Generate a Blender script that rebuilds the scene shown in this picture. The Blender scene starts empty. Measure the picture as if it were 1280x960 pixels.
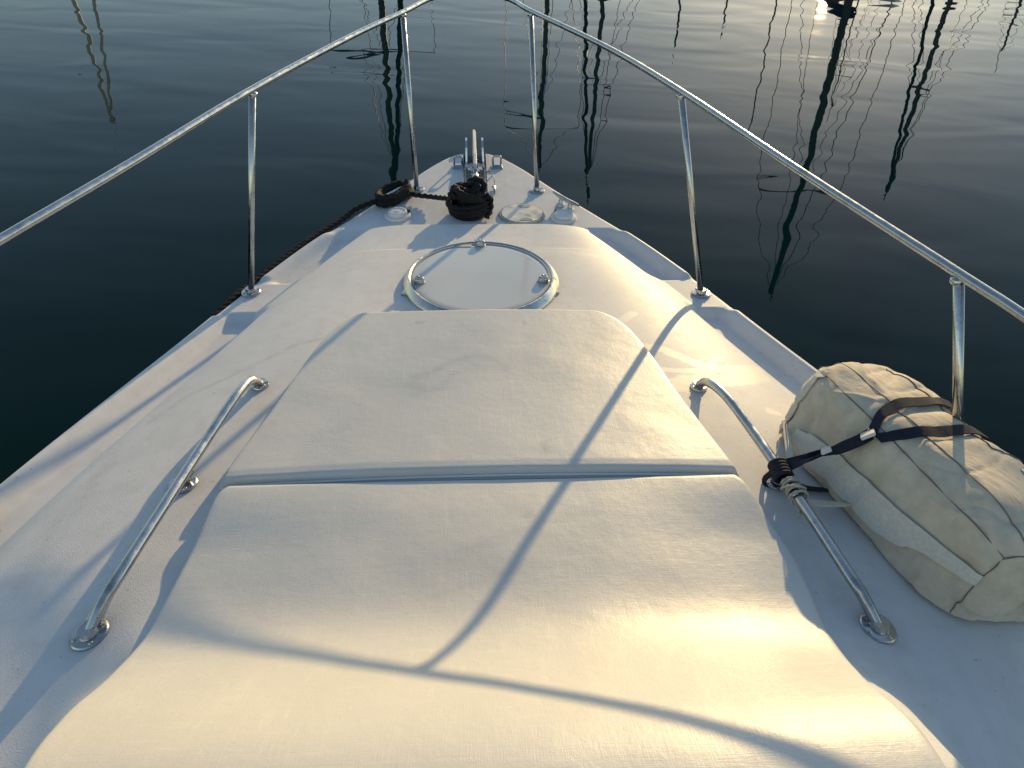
import bpy, bmesh, math, random
import numpy as np
from mathutils import Vector, Matrix, noise
random.seed(4)
R = math.radians
scene = bpy.context.scene
COL = scene.collection
def interp(xs, ys, x):
    # monotone cubic (PCHIP) interpolation, numpy-vectorised
    xs = np.asarray(xs, float); ys = np.asarray(ys, float); x = np.asarray(x, float)
    h = np.diff(xs); d = np.diff(ys) / h
    m = np.zeros(len(xs))
    m[0] = d[0]; m[-1] = d[-1]
    for i in range(1, len(xs) - 1):
        if d[i-1] * d[i] > 0:
            w1 = 2*h[i] + h[i-1]; w2 = h[i] + 2*h[i-1]
            m[i] = (w1 + w2) / (w1/d[i-1] + w2/d[i])
    xc = np.clip(x, xs[0], xs[-1])
    i = np.clip(np.searchsorted(xs, xc, side='right') - 1, 0, len(xs) - 2)
    t = (xc - xs[i]) / h[i]
    t2 = t*t; t3 = t2*t
    return ((2*t3 - 3*t2 + 1)*ys[i] + (t3 - 2*t2 + t)*h[i]*m[i]
            + (-2*t3 + 3*t2)*ys[i+1] + (t3 - t2)*h[i]*m[i+1])
def sstep(a, b, x):
    t = np.clip((np.asarray(x, float) - a) / (b - a), 0, 1)
    return t*t*(3 - 2*t)
WY = [-3, -1, 0, .5, 1.0, 1.248, 1.48, 1.768, 1.885, 2.1, 2.3, 2.5, 2.7, 2.85, 2.95, 3.06, 3.15, 3.225, 3.28, 3.32]
WX = [1.53, 1.47, 1.375, 1.285, 1.145, 1.068, .99, .889, .848, .772, .685, .585, .465, .375, .318, .258, .208, .160, .118, .070]
def sheer(Y): return .072 * sstep(2.35, .85, Y)
ZY = [-3, -1, .10, .30, .37, .43, .5, .6, .68, .75, .85, 1.2, 1.5, 1.8, 2.0, 2.2, 2.45, 2.58]
ZZ = [.43, .41, .385, .383, .372, .352, .312, .245, .200, .182, .172, .148, .126, .103, .084, .064, .038, .028]
PADS = [(2.03, 2.20), (1.04, 1.20), (0.05, .2)]
def halfwidth(Y): return interp(WY, WX, Y)
def deck_z(X, Y):
    side = np.asarray(X, float) > 0
    X = np.abs(np.asarray(X, float)); Y = np.asarray(Y, float)
    W = halfwidth(Y)
    e = (W - X) * .92
    rec = sstep(2.60, 2.54, Y)
    for a, b in PADS:
        rec = rec * (1 - sstep(a - .045, a, Y) * sstep(b + .045, b, Y) * (side if 1 < a < 2 else 1))
    # rim and sloping inner face down into the recess
    rimz = .010 * rec
    floor_z = -.024
    zr = rimz + (floor_z - rimz) * sstep(.014, .062, e)
    z_out = rec * zr + (1 - rec) * 0.0
    z_out = z_out - .012 * (1 - np.sqrt(np.clip(1 - (1 - np.clip(e / .014, 0, 1))**2, 0, 1)))
    # coachroof
    zt = interp(ZY, ZZ, Y) * sstep(2.592, 2.572, Y)
    xo = W - .118; xi = np.maximum(.36 * xo, .12)
    t = np.clip((X - xi) / (xo - xi), 0, 1)
    low = np.where(rec > .5, floor_z * .0, 0.0)
    base = floor_z * rec
    # the windscreen rise keeps to the middle of the boat
    z0 = sheer(Y)
    flat = np.minimum(zt, .165) - z0 * sstep(2.58, 2.5, Y)
    rise = np.maximum(zt - .165, 0) * sstep(.70, .56, X)
    crown = (flat - base * sstep(.86, 1, t)) * (1 - t**3.4) + base * sstep(.86, 1, t)
    zc = crown + rise
    zc = zc + .004 * sstep(2.352, 2.34, Y) * sstep(.50, .16, X) * sstep(1.9, 2.3, Y)
    z = np.where(X < xo, zc, z_out)
    z = np.where(Y > 2.60, z_out, z)
    z = z + z0
    # anchor channel
    ch = sstep(.0485, .0465, X) * sstep(2.80, 2.83, Y)
    z = z - .035 * ch
    return z
# sunbathing cushions: top surface heights along the boat
CY = [-.3, .20, .30, .36, .43, .51, .6, .68, .74, .80, .90, 1.0, 1.07, 1.12, 1.16, 1.5]
CZ = [.44, .438, .438, .434, .418, .376, .312, .262, .236, .224, .216, .207, .198, .190, .183, .17]
_gy = np.linspace(-.3, 1.5, 721)
_gz = interp(CY, CZ, _gy)
_kk = np.exp(-.5 * (np.arange(-60, 61) * .0025 / .030)**2)
_gz = np.convolve(np.pad(_gz, 60, mode='edge'), _kk / _kk.sum(), mode='valid')
def rear_z(Y): return np.interp(np.asarray(Y, float), _gy, _gz)
def front_z(Y): return interp([1.15, 1.35, 1.55, 1.86], [.199, .179, .163, .142], Y)
def rear_zz(X, Y): return rear_z(Y) - .026 * (np.asarray(X, float) / .56)**2 * sstep(.45, .7, Y) * sstep(1.12, .92, Y)
def front_zz(X, Y): return front_z(Y) + .006 - .016 * (np.asarray(X, float) / .5)**2

# ------------------------------------------------------------------ helpers
def link(o, parent=None):
    COL.objects.link(o)
    if parent is not None: o.parent = parent
    return o
def empty(name, loc=(0, 0, 0), parent=None):
    o = bpy.data.objects.new(name, None); o.location = loc
    o.empty_display_size = .1
    return link(o, parent)
def tag(o, label=None, cat=None, group=None, kind=None):
    if label: o['label'] = label
    if cat: o['category'] = cat
    if group: o['group'] = group
    if kind: o['kind'] = kind
    return o
def mesh_obj(name, verts, faces, mat, parent=None, smooth=True, origin=None):
    # coordinates are given in the boat's (world) frame; parents are unrotated Empties
    me = bpy.data.meshes.new(name)
    off = Vector((0, 0, 0))
    p = parent
    while p is not None:
        off += Vector(p.location); p = p.parent
    vs = [tuple(Vector(v) - off) for v in verts]
    me.from_pydata(vs, [], faces)
    me.update()
    if smooth:
        me.polygons.foreach_set('use_smooth', [True] * len(me.polygons))
    me.materials.append(mat)
    return link(bpy.data.objects.new(name, me), parent)
class MB:
    def __init__(s): s.v = []; s.f = []
    def add(s, vs, fs):
        n = len(s.v); s.v += [tuple(v) for v in vs]; s.f += [tuple(i + n for i in f) for f in fs]; return s
    def tube(s, path, r, seg=14, closed=False, strands=0, pitch=.03, amp=.24, caps=True, flat=1.0):
        P = [Vector(p) for p in path]; n = len(P)
        rr = r if hasattr(r, '__len__') else [r] * n
        T = []
        for i in range(n):
            a = P[(i - 1) % n] if (closed or i > 0) else P[0]
            b = P[(i + 1) % n] if (closed or i < n - 1) else P[-1]
            t = b - a
            T.append(t.normalized() if t.length > 1e-9 else Vector((0, 1, 0)))
        up = Vector((0, 0, 1)) if abs(T[0].z) < .9 else Vector((0, 1, 0))
        N = (up - T[0] * up.dot(T[0])).normalized()
        vs = []; L = 0
        for i in range(n):
            if i: L += (P[i] - P[i-1]).length
            N = (N - T[i] * N.dot(T[i])).normalized(); B = T[i].cross(N)
            for k in range(seg):
                a = 2 * math.pi * k / seg
                q = rr[i] * (1 + (amp * math.cos(strands * a - 2 * math.pi * L / pitch) if strands else 0))
                vs.append(P[i] + N * math.cos(a) * q + B * math.sin(a) * q * flat)
        fs = []
        m = n if closed else n - 1
        for i in range(m):
            for k in range(seg):
                j = (i + 1) % n; l = (k + 1) % seg
                fs.append((i*seg + k, i*seg + l, j*seg + l, j*seg + k))
        if not closed and caps:
            fs.append(tuple(range(seg))[::-1]); fs.append(tuple((n-1)*seg + k for k in range(seg)))
        return s.add(vs, fs)
    def lathe(s, prof, c, seg=40, axis=None, sx=1, sy=1):
        # prof: (radius, height) list; axis = direction of height
        A = Vector(axis or (0, 0, 1)).normalized()
        X = Vector((1, 0, 0)); X = (X - A * X.dot(A)).normalized(); Y = A.cross(X)
        c = Vector(c); vs = []; fs = []
        for r, h in prof:
            for k in range(seg):
                a = 2 * math.pi * k / seg
                vs.append(c + A * h + X * (r * sx * math.cos(a)) + Y * (r * sy * math.sin(a)))
        for i in range(len(prof) - 1):
            for k in range(seg):
                l = (k + 1) % seg
                fs.append((i*seg + k, i*seg + l, (i+1)*seg + l, (i+1)*seg + k))
        if prof[0][0] > 1e-6: fs.append(tuple(range(seg))[::-1])
        if prof[-1][0] > 1e-6: fs.append(tuple((len(prof)-1)*seg + k for k in range(seg)))
        return s.add(vs, fs)
    def box(s, c, size, M=None, bev=0.0):
        bm = bmesh.new(); bmesh.ops.create_cube(bm, size=1)
        for v in bm.verts: v.co = Vector((v.co.x*size[0], v.co.y*size[1], v.co.z*size[2]))
        if bev: bmesh.ops.bevel(bm, geom=bm.edges[:], offset=bev, segments=2, profile=.7, affect='EDGES')
        c = Vector(c); M = M or Matrix.Identity(3)
        bm.verts.index_update()
        s.add([M @ v.co + c for v in bm.verts], [[v.index for v in f.verts] for f in bm.faces]); bm.free()
        return s
    def build(s, name, mat, parent=None, smooth=True, sharp=None):
        o = mesh_obj(name, s.v, s.f, mat, parent, smooth)
        if sharp:
            o.data.set_sharp_from_angle(angle=R(sharp))
        return o
def spline(pts, n=12):
    P = [Vector(p) for p in pts]; out = []
    for i in range(len(P) - 1):
        a = P[i-1] if i > 0 else P[i]*2 - P[i+1]; b = P[i]; c = P[i+1]; d = P[i+2] if i < len(P)-2 else P[i+1]*2 - P[i]
        for k in range(n):
            t = k / n; t2 = t*t; t3 = t2*t
            out.append(.5*((2*b) + (c-a)*t + (2*a-5*b+4*c-d)*t2 + (3*b-a-3*c+d)*t3))
    out.append(P[-1]); return out
def fillet(pts, r, n=8):
    P = [Vector(p) for p in pts]; out = [P[0]]
    for i in range(1, len(P) - 1):
        a, b, c = P[i-1], P[i], P[i+1]
        q = min(r, (a-b).length*.45, (c-b).length*.45)
        s = b + (a-b).normalized()*q; e = b + (c-b).normalized()*q
        for k in range(n + 1):
            t = k / n; out.append(s*(1-t)**2 + b*2*t*(1-t) + e*t*t)
    out.append(P[-1]); return out
def dz(x, y): return float(deck_z(np.array(x), np.array(y)))
def dn(x, y, h=.01):
    return Vector((-(dz(x+h, y) - dz(x-h, y)) / (2*h), -(dz(x, y+h) - dz(x, y-h)) / (2*h), 1)).normalized()

# ------------------------------------------------------------------ materials
def mat(name, col, rough=.5, metal=0, spec=None, ior=None):
    m = bpy.data.materials.new(name); m.use_nodes = True
    b = m.node_tree.nodes['Principled BSDF']
    b.inputs['Base Color'].default_value = (*col, 1); b.inputs['Roughness'].default_value = rough
    b.inputs['Metallic'].default_value = metal
    if spec is not None: b.inputs['Specular IOR Level'].default_value = spec
    if ior: b.inputs['IOR'].default_value = ior
    return m
class N:
    """small wrapper for building node graphs"""
    def __init__(s, m): s.m = m; s.t = m.node_tree; s.b = s.t.nodes['Principled BSDF']
    def n(s, kind, **kw):
        x = s.t.nodes.new(kind)
        for k, v in kw.items():
            if k in x.inputs: x.inputs[k].default_value = v
            else: setattr(x, k, v)
        return x
    def l(s, a, b): s.t.links.new(a, b)
    def coord(s, scale=(1, 1, 1), rot=(0, 0, 0)):
        c = s.n('ShaderNodeTexCoord'); mp = s.n('ShaderNodeMapping')
        mp.inputs['Scale'].default_value = scale; mp.inputs['Rotation'].default_value = rot
        s.l(c.outputs['Object'], mp.inputs['Vector']); return mp.outputs['Vector']
    def noise(s, vec, scale, detail=3, rough=.55, dist=0):
        x = s.n('ShaderNodeTexNoise'); x.inputs['Scale'].default_value = scale
        x.inputs['Detail'].default_value = detail; x.inputs['Roughness'].default_value = rough
        x.inputs['Distortion'].default_value = dist
        s.l(vec, x.inputs['Vector']); return x.outputs['Fac']
    def ramp(s, fac, stops):
        x = s.n('ShaderNodeValToRGB'); e = x.color_ramp.elements
        while len(e) < len(stops): e.new(.5)
        for i, (p, c) in enumerate(stops):
            e[i].position = p; e[i].color = (*c, 1) if hasattr(c, '__len__') else (c, c, c, 1)
        s.l(fac, x.inputs['Fac']); return x.outputs['Color']
    def mix(s, fac, a, b, blend='MIX'):
        x = s.n('ShaderNodeMix', data_type='RGBA', blend_type=blend)
        for sock, v in ((x.inputs['Factor'], fac), (x.inputs['A'], a), (x.inputs['B'], b)):
            pass
        ins = [i for i in x.inputs if i.enabled]
        for sock, v in zip(ins, (fac, a, b)):
            if hasattr(v, 'is_output'): s.l(v, sock)
            else: sock.default_value = v if not hasattr(v, '__len__') else (*v, 1)
        return [o for o in x.outputs if o.enabled][0]
    def math(s, op, a, b=0, c=0):
        x = s.n('ShaderNodeMath', operation=op)
        for sock, v in zip(x.inputs, (a, b, c)):
            if hasattr(v, 'is_output'): s.l(v, sock)
            else: sock.default_value = v
        return x.outputs[0]
    def attr(s, name):
        x = s.n('ShaderNodeAttribute', attribute_name=name); return x.outputs['Fac']
    def bump(s, h, dist, strength=1, prev=None):
        x = s.n('ShaderNodeBump'); x.inputs['Distance'].default_value = dist; x.inputs['Strength'].default_value = strength
        s.l(h, x.inputs['Height'])
        if prev is not None: s.l(prev, x.inputs['Normal'])
        return x.outputs['Normal']
    def base(s, c): s.l(c, s.b.inputs['Base Color'])
    def rough(s, c): s.l(c, s.b.inputs['Roughness'])
    def norm(s, c): s.l(c, s.b.inputs['Normal'])

def gelcoat():
    m = mat('gelcoat', (.74, .735, .72), .38, spec=.06); k = N(m)
    v = k.coord()
    big = k.noise(v, 3.2, 4, .6); mid = k.noise(v, 22, 4, .6); fine = k.noise(v, 420, 2, .5)
    c = k.ramp(big, [(.3, (.70, .692, .682)), (.65, (.755, .748, .738))])
    grime = k.ramp(mid, [(.33, (.80, .79, .77)), (.55, (1, 1, 1))])
    c = k.mix(.32, c, grime, 'MULTIPLY')
    streak = k.noise(k.coord((26, 2.2, 2), (0, 0, .35)), 1.0, 5, .65)
    c = k.mix(.22, c, k.ramp(streak, [(.30, (.84, .83, .81)), (.5, (1, 1, 1))]), 'MULTIPLY')
    spk = k.noise(v, 70, 2, .5)
    c = k.mix(.7, c, k.ramp(spk, [(.24, (.72, .70, .67)), (.30, (1, 1, 1))]), 'MULTIPLY')
    wet_sheen = k.attr('wet_sheen'); grip = k.attr('grip')
    wm = k.ramp(k.math('ADD', wet_sheen, k.math('MULTIPLY', k.math('SUBTRACT', k.noise(v, 60, 3, .6), .5), .7)), [(.42, 0.0), (.52, 1.0)])
    c = k.mix(k.math('MULTIPLY', wm, .45), c, (.84, .79, .66))  # warm sky sheen of the wet streaks painted into the base colour
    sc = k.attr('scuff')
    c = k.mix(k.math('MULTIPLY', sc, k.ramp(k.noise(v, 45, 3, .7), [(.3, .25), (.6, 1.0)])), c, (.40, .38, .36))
    k.base(c)
    r = k.math('ADD', .42, k.math('MULTIPLY', mid, .2))
    k.rough(k.math('SUBTRACT', r, k.math('MULTIPLY', wm, .06)))
    k.l(k.math('ADD', .12, k.math('MULTIPLY', wm, .05)), k.b.inputs['Specular IOR Level'])
    b = k.bump(k.math('MULTIPLY', fine, grip), .0010, .55)
    b = k.bump(k.noise(v, 5, 2), .002, .15, b)
    k.norm(b)
    return m
def vinyl():
    m = mat('white_vinyl', (.76, .74, .69), .42, spec=.36); k = N(m)
    v = k.coord()
    big = k.noise(v, 2.6, 4, .6)
    c = k.ramp(big, [(.3, (.655, .64, .595)), (.7, (.725, .71, .67))])
    wx = k.noise(k.coord((9, 120, 20)), 1.0, 4, .7); wy = k.noise(k.coord((120, 9, 20)), 1.0, 4, .7)
    weave = k.math('MAXIMUM', wx, wy)
    scuff = k.ramp(weave, [(.56, (.93, .925, .915)), (.74, (1.06, 1.055, 1.04))])
    c = k.mix(.6, c, scuff, 'MULTIPLY')
    stain = k.attr('stain')
    c = k.mix(k.math('MULTIPLY', stain, .8), c, (.36, .37, .39))
    k.base(c)
    k.rough(k.math('ADD', .29, k.math('MULTIPLY', weave, .2)))
    th = k.noise(k.coord((18, 620, 60)), 1.0, 2, .6); tv = k.noise(k.coord((620, 18, 60)), 1.0, 2, .6)
    cr = k.noise(v, 85, 4, .7, 1.2)
    h = k.math('ADD', k.math('ADD', th, tv), k.math('MULTIPLY', cr, 2.0))
    b = k.bump(h, .0010, .2)
    b = k.bump(k.noise(v, 7, 3, .6), .006, .35, b)
    k.norm(b)
    return m
def steel(name='stainless_steel', col=(.50, .50, .49), r0=.10, r1=.30):
    m = mat(name, col, .18, 1); k = N(m)
    v = k.coord(); a = k.noise(v, 35, 4, .65); f = k.noise(v, 260, 2)
    k.rough(k.ramp(a, [(.35, r0), (.7, r1)]))
    k.base(k.ramp(a, [(.25, tuple(c*.62 for c in col)), (.45, col), (.8, tuple(min(1, c*1.12) for c in col))]))
    k.norm(k.bump(f, .0004, .25))
    return m
def rope_mat(name, c0, c1):
    m = mat(name, c0, .8); k = N(m); v = k.coord()
    k.base(k.ramp(k.noise(v, 120, 3), [(.35, c0), (.7, c1)]))
    k.norm(k.bump(k.noise(v, 600, 2), .001, .8))
    return m
def canvas():
    m = mat('beige_canvas', (.55, .48, .36), .85); k = N(m); v = k.coord()
    big = k.noise(v, 9, 4, .6); mid = k.noise(v, 40, 4, .6)
    c = k.ramp(big, [(.3, (.60, .50, .36)), (.65, (.74, .635, .48))])
    c = k.mix(.6, c, k.ramp(mid, [(.3, (.80, .79, .77)), (.6, (1, 1, 1))]), 'MULTIPLY')
    k.base(c)
    wv = k.math('ADD', k.noise(k.coord((60, 900, 900)), 1, 1), k.noise(k.coord((900, 60, 900)), 1, 1))
    b = k.bump(wv, .0007, .6)
    b = k.bump(k.noise(k.coord((14, 8, 8), (.3, .2, .5)), 1.0, 4, .6, .8), .012, .5, b)
    k.norm(b)
    k.b.inputs['Sheen Weight'].default_value = .15
    return m
def water_mat():
    m = mat('water', (.0, .0125, .0115), .012, 0, spec=.18, ior=1.333); k = N(m)
    v = k.coord((1.0, 1.0, 1.0), (0, 0, R(12)))
    def lay(sc, scale, det=1.0, dist=.3):
        q = k.n('ShaderNodeMapping'); k.l(v, q.inputs['Vector']); q.inputs['Scale'].default_value = sc
        return k.noise(q.outputs['Vector'], scale, det, .45, dist)
    b = k.bump(lay((.28, 1.0, 1.0), .55, 1.0), .05, .24)
    b = k.bump(lay((.45, 1.0, 1.0), 1.35, 1.2, .6), .036, .27, b)
    b = k.bump(lay((.75, 1.0, 1.0), 4.0, 1.0, .4), .0026, .2, b)
    k.norm(b)
    return m

M = dict(
    gel=gelcoat(), vinyl=vinyl(), steel=steel(r0=.14, r1=.34), brushed=steel('brushed_steel', (.62, .60, .56), .16, .42), dull=steel('dull_steel', (.50, .47, .41), .28, .5),
    galv=mat('galvanised_anchor', (.62, .60, .55), .45, .6),
    piping=mat('white_piping', (.80, .79, .76), .4), pane=mat('frosted_pane', (.60, .61, .59), .12),
    plastic=mat('white_plastic', (.72, .71, .68), .35), greyplastic=mat('grey_plastic', (.33, .34, .34), .4),
    darkplastic=mat('black_plastic', (.02, .02, .022), .35), rubber=mat('black_rubber', (.025, .025, .025), .6),
    rope=rope_mat('black_rope', (.002, .002, .003), (.007, .0065, .0075)),
    cord=rope_mat('beige_cord', (.42, .38, .31), (.58, .53, .44)),
    canvas=canvas(), webbing=rope_mat('navy_webbing', (.005, .008, .018), (.010, .015, .034)),
    thread=mat('dark_stitching', (.19, .165, .125), .9), beigeweb=rope_mat('beige_webbing', (.64, .59, .49), (.74, .69, .58)),
    label=mat('white_label', (.62, .60, .55), .6), sticker=mat('cream_sticker', (.62, .55, .38), .4),
    water=water_mat(),
    yhull=mat('yacht_hull_white', (.70, .70, .70), .3), ydark=mat('yacht_hull_navy', (.02, .03, .06), .2),
    mast=mat('anodised_mast', (.10, .10, .10), .45), mastlight=mat('painted_mast', (.86, .80, .66), .5),
    sail=mat('sail_cover_blue', (.015, .025, .06), .8), wire=mat('rigging_wire', (.12, .12, .12), .4, .5),
    yglass=mat('yacht_window', (.01, .012, .015), .08), teak=mat('teak', (.28, .19, .11), .6),
)

# ------------------------------------------------------------------ world, sun
SUN_EL, SUN_AZ = 10.5, 23.4          # degrees; azimuth from the bow towards starboard
w = bpy.data.worlds.new('World'); scene.world = w; w.use_nodes = True
wt = w.node_tree; bg = wt.nodes['Background']
sky = wt.nodes.new('ShaderNodeTexSky'); sky.sky_type = 'NISHITA'; sky.sun_disc = False
sky.sun_elevation = R(SUN_EL); sky.sun_rotation = R(SUN_AZ)
sky.altitude = 0; sky.air_density = 1.0; sky.dust_density = .25; sky.ozone_density = 1.2
wt.links.new(sky.outputs[0], bg.inputs['Color']); bg.inputs['Strength'].default_value = .145
sd = bpy.data.lights.new('sun', 'SUN'); sd.energy = 3.7; sd.angle = R(.65); sd.color = (1.0, .72, .34)
so = link(bpy.data.objects.new('sun', sd))
sdir = Vector((math.sin(R(SUN_AZ))*math.cos(R(SUN_EL)), math.cos(R(SUN_AZ))*math.cos(R(SUN_EL)), math.sin(R(SUN_EL))))
so.rotation_euler = sdir.to_track_quat('Z', 'Y').to_euler(); so.location = sdir * 30

# ------------------------------------------------------------------ camera
cd = bpy.data.cameras.new('camera'); cam = link(bpy.data.objects.new('camera', cd)); scene.camera = cam
cd.sensor_fit = 'HORIZONTAL'; cd.sensor_width = 36; cd.lens = 36 * 962.2 / 1280
cd.clip_start = .05; cd.clip_end = 3000
pitch, yaw, roll = R(38.0), R(3.72), R(1.37)
fw = Vector((math.sin(yaw)*math.cos(pitch), math.cos(yaw)*math.cos(pitch), -math.sin(pitch)))
rt = fw.cross(Vector((0, 0, 1))).normalized(); up = rt.cross(fw)
r2 = rt*math.cos(roll) + up*math.sin(roll); u2 = up*math.cos(roll) - rt*math.sin(roll)
cam.matrix_world = Matrix(((r2.x, u2.x, -fw.x, -.025), (r2.y, u2.y, -fw.y, 0), (r2.z, u2.z, -fw.z, 1.3), (0, 0, 0, 1)))

# ------------------------------------------------------------------ water
WATER_Z = -1.15
mesh_obj('water', [(-900, -900, WATER_Z), (900, -900, WATER_Z), (900, 900, WATER_Z), (-900, 900, WATER_Z)], [(0, 1, 2, 3)], M['water'], smooth=False)
tag(bpy.data.objects['water'], kind='structure')

# ------------------------------------------------------------------ motor boat: hull and deck
boat = empty('motor_boat', (0, 0, 0))
tag(boat, 'white motor boat foredeck with steel bow rail, seen from its helm', 'motor boat')
def wet_sheen_polys():
    return [([(.42, 1.68), (.489, 1.656), (.56, 1.59), (.634, 1.574), (.70, 1.60), (.77, 1.635)], .016),
            ([(.436, 1.56), (.508, 1.552), (.58, 1.555), (.634, 1.572)], .011),
            ([(.49, 1.49), (.53, 1.509), (.603, 1.513), (.66, 1.53), (.73, 1.57)], .026),
            ([(.46, 1.475), (.53, 1.475)], .02), ([(.605, 1.60), (.62, 1.625), (.645, 1.635)], .007),
            ([(.405, 1.82), (.44, 1.86)], .014), ([(.20, 2.32), (.30, 2.312), (.397, 2.289)], .014),
            ([(.69, 1.39), (.705, 1.385)], .012)]
def seg_dist(px, py, pts):
    d = np.full(px.shape, 9.0)
    for (ax, ay), (bx, by) in zip(pts[:-1], pts[1:]):
        vx, vy = bx-ax, by-ay; t = np.clip(((px-ax)*vx + (py-ay)*vy) / (vx*vx + vy*vy), 0, 1)
        d = np.minimum(d, np.hypot(px-ax-t*vx, py-ay-t*vy))
    return d
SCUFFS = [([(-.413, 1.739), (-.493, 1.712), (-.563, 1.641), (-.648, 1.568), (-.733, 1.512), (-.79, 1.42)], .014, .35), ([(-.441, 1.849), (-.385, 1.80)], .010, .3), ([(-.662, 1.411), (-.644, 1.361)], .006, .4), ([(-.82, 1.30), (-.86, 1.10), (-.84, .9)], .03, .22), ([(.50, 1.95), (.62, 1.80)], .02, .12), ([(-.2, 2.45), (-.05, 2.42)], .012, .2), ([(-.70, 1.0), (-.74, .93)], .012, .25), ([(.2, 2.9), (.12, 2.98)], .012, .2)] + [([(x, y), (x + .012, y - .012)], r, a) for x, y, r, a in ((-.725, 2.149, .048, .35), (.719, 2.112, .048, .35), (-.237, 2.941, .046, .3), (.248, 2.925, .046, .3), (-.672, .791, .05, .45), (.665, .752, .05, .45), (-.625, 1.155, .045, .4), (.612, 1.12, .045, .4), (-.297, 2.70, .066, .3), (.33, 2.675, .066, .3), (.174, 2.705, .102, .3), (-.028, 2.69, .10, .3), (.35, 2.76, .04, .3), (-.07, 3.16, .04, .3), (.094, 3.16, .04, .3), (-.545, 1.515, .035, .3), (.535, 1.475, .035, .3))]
def build_deck():
    rows = list(np.arange(-1.6, -.2, .1)) + list(np.arange(-.2, 3.318, .011)) + [3.319]
    for a, b, s in ((2.55, 2.61, .0022), (2.335, 2.356, .0025), (2.795, 2.835, .004)): rows += list(np.arange(a, b, s))
    for a, b in PADS:
        rows += list(np.arange(a-.048, a+.004, .004)) + list(np.arange(b-.004, b+.048, .004))
    rows = np.array(sorted(set(np.round(rows, 4))))
    es = [0, .0015, .003, .005, .008, .011, .015, .019] + list(np.arange(.023, .066, .0045)) + list(np.arange(.07, .112, .01)) + [.114, .118, .1185, .122, .127, .135, .145, .16]
    es = np.array(es)
    half = []
    W = halfwidth(rows)
    k = np.minimum(1, np.maximum(W - .052, .002) / .26)
    inner = np.linspace(0, 1, 64)
    cols = [np.zeros_like(W)]
    cols += [np.full_like(W, a) for a in (.02, .0465, .0485, .051)]
    xe = W - es[-1] * k
    xe = np.maximum(xe, .0515)
    for t in inner[1:-1]: cols.append(.051 + (xe - .051) * t)
    for e in es[::-1]: cols.append(np.maximum(W - e * k, .0512 + .0001*(1 - e)))
    H = np.array(cols)                                   # half columns x rows
    X = np.concatenate([-H[::-1][:-1], H], axis=0)
    Y = np.broadcast_to(rows, X.shape)
    Z = deck_z(X, Y)
    nc, nr = X.shape
    verts = np.stack([X, Y, Z], -1).reshape(-1, 3)
    faces = []
    for i in range(nc - 1):
        for j in range(nr - 1):
            a = i*nr + j; faces.append((a, a+nr, a+nr+1, a+1))
    o = mesh_obj('deck', verts.tolist(), faces, M['gel'], boat)
    o.data.set_sharp_from_angle(angle=R(55))
    px, py = verts[:, 0], verts[:, 1]
    wet_sheen = np.zeros(len(px))
    for pts, wd in wet_sheen_polys():
        wet_sheen = np.maximum(wet_sheen, np.clip(1 - seg_dist(px, py, pts) / (2*wd), 0, 1))
    at = o.data.attributes.new('wet_sheen', 'FLOAT', 'POINT'); at.data.foreach_set('value', wet_sheen.astype(np.float32))
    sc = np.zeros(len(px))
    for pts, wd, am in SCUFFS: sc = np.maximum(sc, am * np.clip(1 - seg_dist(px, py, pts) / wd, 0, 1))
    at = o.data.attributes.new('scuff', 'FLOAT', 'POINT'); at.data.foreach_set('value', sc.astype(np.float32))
    e = halfwidth(py) - np.abs(px)
    grip = .25 + .75 * ((e > .13) & (py < 1.55)) * sstep(1.6, 1.4, py)
    at = o.data.attributes.new('grip', 'FLOAT', 'POINT'); at.data.foreach_set('value', grip.astype(np.float32))
    return o
build_deck()
def build_hull():
    ys = np.concatenate([np.linspace(-1.6, 2.4, 50), np.linspace(2.45, 3.32, 40)])
    W = halfwidth(ys); t = np.clip((ys + 1.6) / 4.92, 0, 1)
    lv = [(0, 1.0, 0), (-.03, 1.0, .0), (-.045, 1.015, .0), (-.085, 1.015, .0), (-.10, .99, 0), (-.5, .90, .14), (-.9, .74, .36), (-1.25, .50, .60)]
    zc = deck_z(W - 1e-4, ys)
    vs = []; fs = []
    ring = len(ys) * 2
    for z, s, rk in lv:
        rake = rk * t**4
        a = [(-W[i]*s, ys[i] - rake[i], z + zc[i] if z == 0 else z) for i in range(len(ys))]
        b = [(W[i]*s, ys[i] - rake[i], z + zc[i] if z == 0 else z) for i in range(len(ys))][::-1]
        vs += a + b
    for i in range(len(lv) - 1):
        for j in range(ring):
            l = (j + 1) % ring
            fs.append((i*ring + j, (i+1)*ring + j, (i+1)*ring + l, i*ring + l))
    o = mesh_obj('hull', vs, fs, M['gel'], boat); o.data.set_sharp_from_angle(angle=R(40))
    for nm in ('wet_sheen', 'grip', 'scuff'): o.data.attributes.new(nm, 'FLOAT', 'POINT')
build_hull()

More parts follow.
